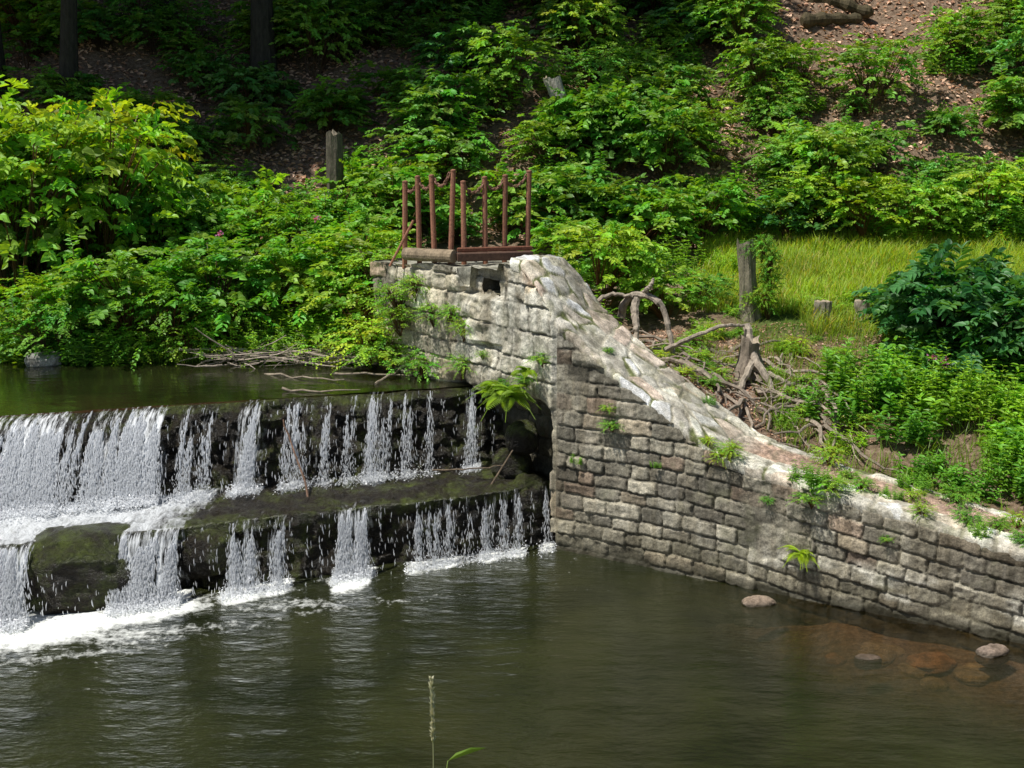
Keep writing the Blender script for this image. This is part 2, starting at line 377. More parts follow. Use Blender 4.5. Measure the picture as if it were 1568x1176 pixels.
parts.append(quadgrid(ap(1.12,.1,2.92),ap(1.6,.1,2.92),ap(1.6,.6,2.92),ap(1.12,.6,2.92),10,10,(.35,.33,.22)))
parts.append(quadgrid(ap(1.14,.1,2.9),ap(1.14,.6,2.9),ap(1.14,.6,3.15),ap(1.14,.1,3.15),8,8))
parts.append(quadgrid(ap(1.55,.1,2.9),ap(1.55,.6,2.9),ap(1.55,.6,3.15),ap(1.55,.1,3.15),8,8))
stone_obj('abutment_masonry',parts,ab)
# capping
r=np.random.default_rng(4)
ss=np.arange(-.8,9.5,.014);kk=np.linspace(0,1,84)
Sg,Kg=np.meshgrid(ss,kk,indexing='ij')
wf=np.where(Sg<0,-Sg*.356,0)-.035
wid=np.interp(Sg,[-.8,0,1.5,2.5,9],[1.10,1.15,1.12,1.02,.95])+.06*(fbm(Sg*2,Sg*0,6)-.5)
Wg=wf+Kg*(wid-wf)
NSITE=210
SL=np.concatenate([[0],np.cumsum(np.hypot(np.diff(ss),np.diff(crest(ss))))])-.8
Sd=np.interp(Sg,ss,SL)
sx=r.uniform(-.9,10.3,NSITE);sw=r.uniform(-.1,1.25,NSITE)
wS=Sd+.13*(fbm(Sd*4,Wg*4,1)-.5);wW=Wg+.13*(fbm(Sd*4,Wg*4,9)-.5)
rowmask=(Sg>2.0)
F1=np.full(Sg.shape,9.);F2=F1.copy();I1=np.zeros(Sg.shape,int)
for i in range(NSITE):
    dd=np.hypot((wS-sx[i])*.85,wW-sw[i])
    c1=dd<F1
    F2=np.where(c1,F1,np.minimum(F2,dd));I1=np.where(c1,i,I1);F1=np.where(c1,dd,F1)
edge=F2-F1
cj=np.cumsum(np.concatenate([[-1],r.uniform(.3,.5,60)]));k=np.clip(np.searchsorted(cj,wS)-1,0,59)
ce=np.minimum(np.minimum(wS-cj[k],cj[k+1]-wS),.30-Wg)
inrow=rowmask&(Wg<.30)
edge=np.where(inrow,np.maximum(ce,0)*1.4,edge)
f=sst((edge-.012)/.03)
rs=r.random(NSITE);rk=r.random(60)
rnd=np.where(inrow,rk[k],rs[I1]);pi=r.integers(0,len(PAL),NSITE)[I1]
gravel=sst((Sg-1.9)/.5)*sst((Wg-.30)/.04)*sst((.86-Wg)/.06)
hh=f*.016+(rnd-.5)*.02+(fbm(Sd*10,Wg*10,2)-.5)*.03
hh=hh*(1-gravel)+gravel*((fbm(Sg*26,Wg*26,2)-.5)*.07-.015)
h3=crest(Sg)+hh+.03*np.sin(Wg*3)
h3=h3-sst((.05-(Wg-wf))/.05)*.03
col=np.array([(.54,.51,.44),(.46,.43,.37),(.62,.59,.51),(.48,.43,.36),(.54,.46,.38),(.44,.36,.30),(.64,.61,.53),(.40,.38,.33),(.52,.49,.43)])[pi]*(.70+.55*rnd[...,None])*1.55
mc=np.array([.52,.49,.40])
moss=sst((fbm(Sd*2.5,Wg*2.5,12)-.52)/.10)[...,None]
mc=mc*(1-moss)+np.array([.14,.16,.06])*moss
col=col*f[...,None]+mc*(1-f[...,None])
lich=sst((fbm(Sd*5,Wg*5,30)-.60)/.08)[...,None]*.4;col=col*(1-lich)+np.array([.22,.23,.09])*lich
g=gravel[...,None];gc=np.array([.44,.31,.24])*(.5+1.0*fbm(Sg*18,Wg*18,3))[...,None];col=col*(1-g)+gc*g
P=np.stack([W0[0]+D[0]*Sg+NB[0]*Wg,W0[1]+D[1]*Sg+NB[1]*Wg,h3],-1)
front=P[:,0:1].copy();front[...,2]-=.10;front[:,:,:2]+=NB*.03
back=P[:,-1:].copy();back[...,2]-=1.2
Pf=np.concatenate([front,P,back],1);cf=np.concatenate([col[:,:1]*.8,col,col[:,-1:]*.7],1)
stone_obj('wall_capping',[(Pf.reshape(-1,3),grid_faces(Pf.shape[0],Pf.shape[1])[:,::-1],np.clip(cf,0,.8).reshape(-1,3),np.zeros(Pf.shape[0]*Pf.shape[1]))],wall)
# ---------------------------------------------------------------- strands of the falls
UP=[(-7.5,-6.6,.9),(-6.4,-5.75,1.5),(-5.7,-5.15,1.9),(-5.08,-4.92,.7),(-4.84,-4.55,1.1),(-4.48,-4.12,1.8),(-3.88,-3.74,.6),(-3.68,-3.54,.45),(-3.25,-3.02,1.0),(-2.70,-2.5,.6),(-2.34,-2.22,.5),(-2.05,-1.93,.4),(-1.78,-1.62,.75),(-1.58,-1.48,.5),(-1.34,-1.22,.45),(-1.05,-.97,.35),(-.56,-.45,.7)]
LO=[(-7,-5.9,1.2),(-5.9,-4.98,1.9),(-4.12,-3.58,1.6),(-3.04,-2.78,.95),(-2.64,-2.5,.7),(-1.92,-1.64,1.5),(-1.14,-1.03,.5),(-.98,-.93,.4),(-.88,-.80,.45),(-.75,-.66,.5),(-.52,-.46,.3),(-.32,-.20,.6),(-.14,-.04,.45),(.02,.10,.6),(.38,.45,.45)]
def dens(x,L,soft=.06):
    r=np.zeros_like(x)
    for a,b,i in L: r=np.maximum(r,i*sst((x-a+soft)/soft)*sst((b+soft-x)/soft))
    return r
# ---------------------------------------------------------------- weir body
xx=np.arange(-14,.95,.022)
rows=[];kinds=[];qs=[]
def addrow(y,z,kind,q): rows.append((y,z*np.ones_like(xx)));kinds.append(kind);qs.append(q)
for q in np.linspace(0,1,14,endpoint=False): addrow(yc(xx)+2.0*(1-q),1.2+.42*q,0,q)
for q in np.linspace(0,1,54,endpoint=False):
    addrow(yc(xx)+(yb(xx)+.10-yc(xx))*(q**.8)*.9,1.655-.93*q,1,q)
e0=yc(xx)+(yb(xx)+.10-yc(xx))*.9
for q in np.linspace(0,1,40,endpoint=False): addrow(e0+(yl(xx)-e0)*q,.73-.02*q,2,q)
for q in np.linspace(0,1,50): addrow(yl(xx)+(yf(xx)+.12-yl(xx))*q*.9,.71-1.3*q,3,q)
Yw=np.stack([r[0] for r in rows],1);Zw=np.stack([r[1] for r in rows],1);Xw=np.repeat(xx[:,None],Yw.shape[1],1)
K=np.array(kinds)[None]+0*Yw.astype(int);Q=np.array(qs)[None]+0*Yw
face=((K==1)|(K==3))
blk=fbm(Xw*2.2,Yw*2.2,Zw*3.5,3)-.5
blk2=vn(np.round(Xw*2.6+.6*vn(Zw*4,Xw)),np.round(Zw*4.5),3)-.5
fine=fbm(Xw*9,Yw*9,Zw*9,4)-.5
env=np.where(face,sst(Q*6)*1.0,0)
env=np.where(K==3,sst(Q*5),env)
off=env*(.32*blk+.12*blk2+.16*fine)
Yw=Yw-off
Zw=Zw+np.where(K==2,.11*(fbm(Xw*3,Yw*3,2)-.5)+.10*fine,0)+np.where(K==1,.09*fine*sst(Q*5),0)
Zw=Zw+np.where((K==1),.035*(fbm(Xw*3,Yw*0,4)-.6)*sst(1-Q*2),0)
yw_off=.12*(fbm(Xw*1.1,Xw*0,21)-.5)
Yw=Yw+yw_off*np.where(K>=2,1,0)*np.where(K==2,Q,1)
Yw=Yw-np.where((K==2),Q,np.where(K==3,np.maximum(0,1-Q*2),0))*.16*(fbm(Xw*3.5,Xw*0,31)-.5)
du=dens(Xw,UP,.12);dlw=dens(Xw,LO,.08)
ledgeleft=sst((-3.0-Xw)/1.2)
foam=np.zeros_like(Xw)
foam=np.where(K==2,np.clip(du*1.2,0,1)*sst(1-(Q-.14)/.3)+.95*ledgeleft*sst(1.35-Q)+.25*dlw*sst((Q-.5)*2),foam)
foam=np.where(K==1,np.clip(du,0,1)*.4*sst(Q*2),foam)
foam=np.where(K==3,np.clip(dlw,0,1)*.35,foam)
mossv=np.where(K==2,.15+.5*sst((Q-.8)*5),0)+np.where((K==3)&(Q<.12),.8,0)+np.where((K==1)&(Q<.1),.7,0)
build('stone_weir',np.stack([Xw,Yw,Zw],-1).reshape(-1,3),grid_faces(*Xw.shape),M_rock,extra={'foam':np.clip(foam,0,1.1),'moss':mossv},smooth=True)
# ---------------------------------------------------------------- falling water
def fallpt(x,q,tier):
    q=np.clip(q,0,1)
    if tier==0: y0,z0,y1,z1=yc(x)-.02,1.675,yb(x)-.14,.74
    else:
        wa=.12*(fbm(x*1.1,x*0,21)-.5);y0,z0,y1,z1=yl(x)+wa-.05,.735,yf(x)-.19+wa,.0
    return np.stack([x,y0+(y1-y0)*np.sqrt(q),z0+(z1-z0)*q],-1)
def falls(LIST,tier,n_per,rng):
    mb=MB();xs_=[];qs_=[];ls=[];ws_=[]
    for a,b,i in LIST:
        n=int(n_per*(b-a)*i**1.3)
        nr=max(3,int((b-a)/.035));cent=rng.uniform(a,b,nr);cw=rng.uniform(.1,1.2,nr)**1.6;cw/=cw.sum()
        q0=rng.uniform(-.1,.30,nr);dr=rng.normal(0,.03,nr)
        ci=rng.choice(nr,n,p=cw)
        q=np.clip(q0[ci],0,1)+(1-np.clip(q0[ci],0,1))*rng.random(n)**.8
        x=cent[ci]+dr[ci]*q+rng.normal(0,1,n)*(.006+.030*q**1.3)*(1+.4*i)
        xs_.append(x);qs_.append(q);ls.append(rng.uniform(.02,.13,n)*(1.25-.8*q));ws_.append(rng.uniform(.004,.011,n)*(.75+.35*i))
    n=900;x=rng.uniform(-6.5,.3,n);x=x+.05*np.sin(x*40);xs_.append(x);qs_.append(rng.random(n));ls.append(rng.uniform(.02,.10,n));ws_.append(rng.uniform(.003,.006,n))
    x=np.concatenate(xs_);q=np.concatenate(qs_);L=np.concatenate(ls);Wd=np.concatenate(ws_)
    P=fallpt(x,q,tier);P[:,1]-=rng.uniform(0,.07,len(x))*q
    ax=fallpt(x,q+.1,tier)-P+1e-5;ax[:,1]=np.minimum(ax[:,1],0)
    ax[:,0]+=rng.normal(0,.008,len(x))
    L=np.minimum(L,np.maximum(P[:,2]-(.72 if tier==0 else -.03),.012)+.01)
    mb.leaves(P,ax,np.tile([-.25,-1,.5],(len(x),1))+rng.normal(0,.3,(len(x),3)),L,Wd,(1,1,1))
    return mb
wf_=empty('waterfall')
falls(UP,0,7200,np.random.default_rng(1)).mesh('upper_fall',M_white,parent=wf_)
falls(LO,1,6000,np.random.default_rng(2)).mesh('lower_fall',M_white,parent=wf_)
for nm,LIST,tier in (('upper_film',UP,0),('lower_film',LO,1)):
    xg=np.arange(-7.6,.5,.02);qg=np.linspace(0,1,30);A,B=np.meshgrid(xg,qg,indexing='ij')
    P=fallpt(A.ravel(),B.ravel(),tier).reshape(*A.shape,3);P[...,1]+=.015*np.sin(A*60)*B
    d_=dens(A,LIST,.04)*sst(B*4+.5)
    F=grid_faces(*A.shape);keep=(d_.ravel()[F]>.02).any(1)
    build(nm,P.reshape(-1,3),F[keep],M_film,extra={'dens':d_},smooth=True,parent=wf_)
mb=MB();r=np.random.default_rng(9)
for LIST,tier,nn in ((UP,0,2400),(LO,1,3400)):
    for a,b,i in LIST:
        n=int(nn*(b-a)*i)+25
        x=r.uniform(a-.08,b+.08,n)
        y=(yb(x)-.18 if tier==0 else yf(x)-.23)+r.normal(0,.08,n);z=(.74 if tier==0 else 0.0)+np.abs(r.normal(0,.05,n))
        mb.leaves(np.stack([x,y,z],-1),r.normal(0,1,(n,3)),r.normal(0,1,(n,3)),r.uniform(.01,.035,n),r.uniform(.008,.02,n),(1,1,1))
mb.mesh('splash_droplets',M_white,parent=wf_)
# ---------------------------------------------------------------- water sheets
xs=np.concatenate([np.linspace(-60,-8,20)[:-1],np.arange(-8,8,.05),np.linspace(8,60,20)])
ys=np.concatenate([np.linspace(-30,7,10)[:-1],np.arange(7,16,.05)])
X,Y=np.meshgrid(xs,ys,indexing='ij')
yfx=yf(X)-.12+.12*(fbm(X*1.1,X*0,21)-.5)
dd=yfx-Y
i_=dens(X,LO,.12)
reach=.08+.24*np.clip(i_,0,1.6)
foam=np.clip(i_*1.2+.15,0,1)*sst(1-(dd-reach*.5)/(reach+.05))
foam=np.where(dd<-.35,0,foam)
def blob(cx,cy,rx,ry,v,ang=0): 
    c,s=math.cos(ang),math.sin(ang);dx=X-cx;dy=Y-cy
    return v*sst(1-np.sqrt(((dx*c+dy*s)/rx)**2+((-dx*s+dy*c)/ry)**2)*.8)
nb_=fbm(X*1.6,Y*3.2,4)-.5
for b_ in [(-4.95,11.65,1.5,.8,1.35,.4),(-3.8,12.15,.95,.42,1.15,.4),(-2.85,12.6,.65,.25,.95,.35),(-1.8,13.05,.45,.18,.95,.3),(-3.9,11.5,1.8,.4,.55,.2),(-2.4,12.3,1.5,.3,.42,.2),(-6.8,11.2,1.4,.9,1,.3),(-4.4,11.0,1.6,.35,.42,.25),(-1.5,12.3,1.6,.2,.30,.3)]:
    foam=np.maximum(foam,blob(*b_)+nb_*.5*(blob(*b_)>.02))
foam=np.maximum(foam,.18*sst(1-dd/3.6))
foam=np.clip(foam,0,1.1)
sW=swq(X,Y)
shal=np.clip(sst((X-1.0)/2.6)*sst(1-(-sW[1])/2.8)*.85,0,.85)
rip=.26+.6*np.exp(-np.maximum(dd,0)/1.4)+.40*sst((-X+1.0)/4)
z=.012*(fbm(X*2.5,Y*6,1)-.5)+.06*(fbm(X*4,Y*4,5)-.5)*np.clip(foam,0,1)
build('river_water',np.stack([X,Y,z],-1).reshape(-1,3),grid_faces(len(xs),len(ys))[:,::-1],M_water,extra={'foam':foam,'shallow':shal,'ripple':rip},smooth=True)
xs=np.arange(-14,.6,.07);kk=np.linspace(0,1,60)
X,Kk=np.meshgrid(xs,kk,indexing='ij');Y=yc(X)+Kk*(18.2-yc(X))
build('upper_river_water',np.stack([X,Y,1.672+.003*np.sin(X*9+Y*5)],-1).reshape(-1,3),grid_faces(*X.shape)[:,::-1],M_water,extra={'foam':0*X,'shallow':.3+0*X,'ripple':.12+0*X},smooth=True)
# ---------------------------------------------------------------- boulders
def boulder(name,loc,size,mat,seed,colr=None,rot=0,amp=.35,moss=.5):
    bm=bmesh.new();bmesh.ops.create_icosphere(bm,subdivisions=5,radius=1)
    V=np.array([v.co[:] for v in bm.verts])
    Vb=np.sign(V)*np.abs(V)**.72
    n=fbm(Vb[:,0]*1.2+seed,Vb[:,1]*1.2,Vb[:,2]*1.2,2)-.5;n2=fbm(V[:,0]*5+seed,V[:,1]*5,V[:,2]*5,4)-.5
    V=Vb*(1+amp*n+.18*n2)[:,None]*np.array(size)
    c,s=math.cos(rot),math.sin(rot);V=np.stack([V[:,0]*c-V[:,1]*s,V[:,0]*s+V[:,1]*c,V[:,2]],-1)
    for v,p in zip(bm.verts,V): v.co=p
    me=bpy.data.meshes.new(name);bm.to_mesh(me);bm.free()
    for pgn in me.polygons: pgn.use_smooth=True
    nn=len(me.vertices)
    if colr is not None:
        cc=np.ones((nn,4),np.float32);cc[:,:3]=colr
        me.attributes.new('Col','FLOAT_COLOR','POINT').data.foreach_set('color',cc.ravel())
        me.attributes.new('wet','FLOAT','POINT').data.foreach_set('value',(sst((.05-(V[:,2]+loc[2]))/.05).astype(np.float32)*.8 if loc[2]>-.15 and loc[2]<.2 else np.zeros(nn,np.float32)))
    else:
        me.attributes.new('foam','FLOAT','POINT').data.foreach_set('value',np.zeros(nn,np.float32))
        me.attributes.new('moss','FLOAT','POINT').data.foreach_set('value',(sst(V[:,2]/size[2]+.2)*moss).astype(np.float32))
    me.materials.append(mat);ob=bpy.data.objects.new(name,me);S.collection.objects.link(ob);ob.location=loc;return ob
boulder('mossy_boulder',(-4.58,12.50,.33),(.66,.48,.42),M_rock,2,rot=.25,moss=1.0)
boulder('mossy_boulder',(-3.35,12.95,.38),(.34,.26,.28),M_rock,5,moss=.8)
boulder('mossy_boulder',(.12,14.62,1.22),(.20,.22,.20),M_rock,11,moss=1)
boulder('mossy_boulder',(.0,14.75,.85),(.24,.25,.22),M_rock,7)
boulder('mossy_boulder',(.22,14.35,.55),(.22,.22,.28),M_rock,13)
boulder('river_stone',(2.62,12.35,-.03),(.19,.11,.09),M_stone,3,(.34,.26,.20),.2)
boulder('river_stone',(4.62,11.1,-.03),(.17,.11,.09),M_stone,4,(.26,.20,.16),.5)
boulder('river_stone',(3.40,11.0,-.05),(.13,.08,.07),M_stone,6,(.26,.18,.14),.1)
boulder('bank_stone',(-6.55,17.0,1.72),(.25,.2,.12),M_stone,8,(.3,.3,.3),.1)
for i in range(26):
    x=random.uniform(2.0,6.0);y=14.06-.615*(x-.52)-random.uniform(.15,2.2)
    boulder('riverbed_stone',(x,y,gz(x,y)-.0),(random.uniform(.08,.24),random.uniform(.08,.2),.06),M_stone,20+i,random.choice([(.36,.21,.13),(.30,.23,.16),(.34,.27,.19)]),random.random()*3)
# ---------------------------------------------------------------- sluice railing
rail=empty('sluice_railing')
L0,L1=np.array([-1.43,16.45]),np.array([-.80,16.0]);R0,R1=np.array([-.62,15.98]),np.array([.16,16.25])
posts=[]
for k,hh in zip(range(4),(.98,1.05,1.07,1.14)): posts.append((*(L0+(L1-L0)*k/3),hh))
for k,hh in zip((0,1.05,2,3.15),(1.0,1.05,1.07,1.12)): posts.append((*(R0+(R1-R0)*k/3),hh))
mb=MB();rr=np.random.default_rng(3)
rust=np.array([.36,.165,.10])
for (x,y,h) in posts:
    lean=rr.normal(0,.012,2);zz=np.linspace(3.08,3.24+h,8)
    P=np.stack([x+lean[0]*(zz-3.1),y+lean[1]*(zz-3.1),zz],-1);R=np.full(8,.034);
    mb.tube(P,R,rust*rr.uniform(.75,1.2),10)
    mb.tube([P[-1]+[0,0,-.004],P[-1]+[0,0,.012],P[-1]+[0,0,.022]],[.038,.036,.01],rust*.8,10)
mb.mesh('posts',M_rust,parent=rail)
mb=MB()
def chain(p,q_,sag):
    n=9;t=np.linspace(0,1,n+1)
    C=np.outer(1-t,p)+np.outer(t,q_);C[:,2]-=sag*4*t*(1-t)
    for i in range(n):
        a,b=C[i],C[i+1];d=b-a;l=np.linalg.norm(d);d=d/l
        sd=np.cross(d,[0,0,1]) if i%2 else np.cross(np.cross(d,[0,0,1]),d);sd=sd/np.linalg.norm(sd)
        th=np.linspace(0,2*math.pi,11);c=(a+b)/2
        mb.tube(c+np.outer(np.cos(th),d)*l*.72+np.outer(np.sin(th),sd)*.017,.011,(.28,.15,.10),5)
for i in range(7):
    if i==3: continue
    a,b=posts[i],posts[i+1]
    chain(np.array([a[0],a[1],3.24+a[2]-.03]),np.array([b[0],b[1],3.24+b[2]-.03]),.13)
mb.mesh('chains',M_rust,parent=rail)
mb=MB()
t=np.linspace(0,1,14)
a=np.array([-1.40,16.28,3.29]);b=np.array([-.74,15.80,3.31])
mb.tube(np.outer(1-t,a)+np.outer(t,b)+np.random.default_rng(1).normal(0,.003,(14,3)),.085,(.30,.23,.15),14)
mb.mesh('timber_log',M_wood,parent=rail)
mb=MB()
def box(mb,c,d,l,w,h,col):
    d=np.array(d)/np.linalg.norm(d);s=np.array([-d[1],d[0],0]);u=np.array([0,0,1.])
    V=[];e=.012
    P=[(-l,-w),(l,-w),(l,w),(-l,w)]
    for zz,sc in ((-h,-e),(-h+e,0),(h-e,0),(h,-e)):
        for (a_,b_) in P: V.append(np.array(c)+d*(a_+np.sign(a_)*sc)+s*(b_+np.sign(b_)*sc)+u*zz)
    F=[[0,3,2,1],[12,13,14,15]]
    for k in range(3):
        for j in range(4): F.append([k*4+j,k*4+(j+1)%4,k*4+4+(j+1)%4,k*4+4+j])
    mb.add(V,F,col)
box(mb,(-.22,15.92,3.30),(.86,.24,0),.50,.05,.055,(.11,.06,.04))
box(mb,(-.22,15.99,3.385),(.86,.24,0),.50,.02,.03,(.20,.08,.045))
t=np.linspace(0,1,5);mb.tube(np.outer(1-t,[-1.62,16.35,3.12])+np.outer(t,[-1.3,16.4,3.72]),.018,rust,8)
mb.mesh('iron_beam',M_rust,parent=rail)
# ---------------------------------------------------------------- plants
G=np.array([(.055,.135,.028),(.075,.165,.03),(.045,.115,.035),(.095,.18,.028)])
def spray_part(mb,r,c0,R,H,ns,nl,L,W,col,droop=.35,tw=.42,tipup=.15):
    d=nrmz(r.normal(0,1,(ns,3)));d[:,2]=np.where(d[:,2]<-.5,-d[:,2],d[:,2])
    fr=r.uniform(.4,1,ns)**.6*(.65+.7*vn(d[:,0]*1.9+c0[0],d[:,1]*1.9+3,d[:,2]*1.9))
    c=d*fr[:,None]*np.array([R,R,H*.5])+np.array([0,0,H*.5])+np.array(c0)
    out=nrmz(d*np.array([1,1,.15])+r.normal(0,.45,(ns,3))*np.array([1,1,.4])+np.array([0,0,tipup]))
    side=nrmz(np.cross(out,[0,0,1]))
    k=np.arange(nl);t=(k+.6)/nl*tw
    tws=r.uniform(.7,1.25,ns)
    P=c[:,None]+out[:,None]*(t[None]*tws[:,None])[...,None];P[...,2]-=droop*(t[None]**2)/tw*1.0
    sg=np.where(k%2==0,1,-1)
    ax=out[:,None]*.7+side[:,None]*sg[None,:,None]*.85+r.normal(0,.22,(ns,nl,3));ax[...,2]-=.25
    tilt=r.normal(0,.30,(ns,1,3))
    nm=np.array([-.05,-.25,1.])+d[:,None]*.4+tilt+r.normal(0,.25,(ns,nl,3))
    size=r.uniform(.7,1.2,(ns,nl))*(1-.25*(k/nl))[None]
    cc=np.array(col)*(1+r.normal(0,.20,(ns,1,1))+r.normal(0,.12,(ns,nl,1)))
    cc=cc*(1+np.concatenate([r.normal(0,.18,(ns,1,1)),np.zeros((ns,1,1)),r.normal(0,.1,(ns,1,1))],-1))
    mb.leaves(P.reshape(-1,3),ax.reshape(-1,3),nm.reshape(-1,3),(L*size).ravel(),(W*size).ravel(),np.clip(cc,.01,1).reshape(-1,3))
    for i in r.choice(ns,min(ns,12),replace=False):
        b=np.array([c0[0]*.3,c0[1]*.3,c0[2]-.1]);m_=(b+c[i])/2+np.array([0,0,.12*H])
        mb.tube([b,m_,c[i],c[i]+out[i]*tw*.6],[.012,.009,.005,.002],(.06,.035,.025),4)
def shrub(seed,R,H,ns,nl,L,W,col,**k):
    mb=MB();r=np.random.default_rng(seed)
    spray_part(mb,r,(0,0,0),R,H,int(ns*.55),nl,L,W,col,**k)
    for i in range(3):
        a=r.uniform(0,6.28);spray_part(mb,r,(math.cos(a)*R*.55,math.sin(a)*R*.55,H*r.uniform(.1,.4)),R*.55,H*.7,int(ns*.18),nl,L,W,np.array(col)*r.uniform(.85,1.25),**k)
    return mb.arrays()
def herb(seed,R,H,nst,L,W,col,nl=9):
    mb=MB();r=np.random.default_rng(seed)
    for i in range(nst):
        a=r.uniform(0,6.28);rr_=R*math.sqrt(r.random());b=np.array([rr_*math.cos(a),rr_*math.sin(a),0])
        h=H*r.uniform(.55,1.05)*(1-.35*rr_/R);lean=np.array([math.cos(a),math.sin(a),0])*r.uniform(0,.3)*h
        t=np.linspace(0,1,5);P=b+np.outer(t**1.5,lean)+np.outer(t,[0,0,h]);mb.tube(P,[.007,.006,.005,.004,.002],np.array(col)*.6,4)
        n=nl*2;tt=np.repeat((np.arange(nl)+1)/nl,2)*.85+.15
        pos=b+np.outer(tt**1.5,lean)+np.outer(tt,[0,0,h])
        ang=np.tile([0,math.pi],nl)+np.repeat(np.arange(nl)*1.57,2)+r.uniform(0,6)
        ax=np.stack([np.cos(ang),np.sin(ang),r.uniform(-.3,.35,n)+.3*tt],-1)
        nm=np.array([0,0,1.])+ax*np.array([.3,.3,0])+r.normal(0,.15,(n,3))
        s=(1.1-.55*tt)*r.uniform(.8,1.2,n)
        cc=np.array(col)*(1+r.normal(0,.12)+r.normal(0,.1,(n,1)))*(1+.35*(tt[:,None]>.85))
        mb.leaves(pos,ax,nm,L*s,W*s,np.clip(cc,.01,1))
    return mb.arrays()
CL={}
TS=[0,.3,.6,1];TC=np.array([(.66,.84,.98),(1.,1,.88),(.74,.88,.76),(1.36,1.15,.73)])
def inst(key,tpl,loc,sc,rz=None,vary=1):
    V,F,C=tpl
    s3=np.array((sc,sc,sc*random.uniform(.85,1.15)) if not isinstance(sc,tuple) else sc)
    M=np.array(Euler((random.uniform(-.1,.1),random.uniform(-.1,.1),random.uniform(0,6.28))).to_matrix())
    t=random.random();tint=np.array([np.interp(t,TS,TC[:,i]) for i in range(3)]) if vary else np.ones(3)
    CL.setdefault(key,[]).append(((V*s3)@M.T+np.array(loc),F,C*tint))
def flush(mats):
    for key,L in CL.items():
        n=0;Fs=[]
        for V,F,C in L: Fs.append(F+n);n+=len(V)
        build(key,np.concatenate([l[0] for l in L]),np.concatenate(Fs),mats.get(key,M_leaf),col=np.concatenate([l[2] for l in L]))
SH=[shrub(1,.95,1.5,125,12,.15,.09,G[1]),shrub(2,.95,1.3,105,11,.18,.105,G[0]),shrub(3,.9,1.7,140,13,.13,.075,G[3]),
    shrub(4,1.0,1.3,100,11,.20,.12,G[2]),shrub(5,.8,1.2,180,13,.085,.055,G[1])]
HE=[herb(11,.6,1.0,42,.15,.055,G[1]),herb(12,.6,.9,36,.19,.085,G[0]),herb(13,.55,1.1,46,.13,.04,G[3])]
HL=[herb(14,.6,1.0,26,.26,.075,G[1],8),herb(15,.6,.9,24,.24,.10,G[0],8)]
SM=[shrub(21,.5,.75,100,12,.065,.045,G[3]),shrub(22,.5,.7,95,12,.08,.05,G[1])]
DBm=[shrub(31,.9,1.3,110,12,.19,.10,G[2]),herb(32,.7,1.2,40,.24,.08,G[2],9)]
LB='riverbank_shrubs'
for i in range(40):
    x=random.uniform(-10.5,-1.9);y=random.uniform(17.5,20.6)
    inst(LB,random.choice([SH[4],SH[2],SH[0],SH[4]]+HE),(x,y,gz(x,y)-.15),random.uniform(.7,1.1))
for i in range(34):
    x=-10.5+i*.265+random.uniform(-.1,.1);y=17.35+random.uniform(-.12,.3)
    inst(LB,random.choice(SM+HE+SM+[SH[4]]),(x,y,max(gz(x,y),1.6)-.05),random.uniform(.55,.9))
for (x,y,z,s) in [(-2.0,16.9,1.7,.95),(-1.7,16.55,1.65,.8),(-1.25,16.1,1.62,.55),(-2.2,17.4,2.0,1.1),(-1.9,17.6,2.4,1.0),(-1.5,16.4,2.2,.5)]:
    inst(LB,random.choice(SM),(x,y,z),s)
for (x,y,s) in [(-7.6,18.9,1.9),(-6.6,19.6,1.8),(-8.6,20,2.1),(-7.0,20.6,2.0),(-5.6,20.4,1.35),(-4.4,20.6,1.1)]:
    inst('maple_saplings',SH[2] if x<-6 else SH[1],(x,y,gz(x,y)-.1),(s*.75,s*.75,s))
def gap(x,y):
    g=[(7.2,27.8,2.1,2.4),(-.3,22.9,.9,1.7),(.6,24.4,.6,.6),(3.9,26.0,.6,.8),(9.3,29.0,1.4,1.2),(5,29.4,1.2,1)]
    return any(((x-a)/c)**2+((y-b)/d)**2<1 for a,b,c,d in g)
n=0
for i in range(1300):
    x=random.uniform(-13,13.5);y=random.uniform(21.3,31.5)
    if gap(x,y): continue
    if x>2.5 and y<22.1: continue
    if abs(x)>y*.46: continue
    if x<-1 and y>23.5 and random.random()<.6: continue
    s=random.uniform(.45,1.0)
    inst('hillside_shrubs',random.choice(SH+[SH[2],HE[1]]),(x,y,gz(x,y)-.12),s);n+=1
    if n>260: break
MS='meadow_edge_shrubs'
for (x,y,s) in [(.9,17.6,.7),(1.3,18.3,.8),(1.9,18.6,.75),(.5,18.4,.6),(2.3,18.0,.55),(1.5,19.6,.9),(.9,20.2,.7),(2.6,20.0,.8),(2.2,21.2,.9),(3.0,19.0,.5),(1.0,17.1,.5),(3.2,21.6,.9),(-.8,18.6,.35),(2.8,17.3,.4),(-1.6,19.0,.8),(-2.6,20.5,1.1),(-2,21.5,1.1),(3.5,20.3,.6),(2.9,18.4,.5),(-3.1,20.9,1.0),(-2.6,21.0,.9)]:
    inst(MS,random.choice([SH[0],SH[2],SH[4]]+HE),(x,y,gz(x,y)-.1),s)
for i in range(34):
    x=random.uniform(3.0,11.5);y=random.uniform(21.6,23.0)
    inst(MS,random.choice(HE+[SH[4],SH[2]]),(x,y,gz(x,y)-.1),random.uniform(.5,.9))
for i in range(14):
    x=random.uniform(3.2,6.5);y=random.uniform(18.0,18.8);inst(MS,random.choice(SM),(x,y,gz(x,y)-.1),random.uniform(.25,.5))
for i in range(44):
    x=random.uniform(1.6,4.6);y=random.uniform(14.4,17.4);s,w,q=swq(x,y)
    if w<1.4: continue
    inst(MS,random.choice(SM),(x,y,gz(x,y)-.05),random.uniform(.12,.38))
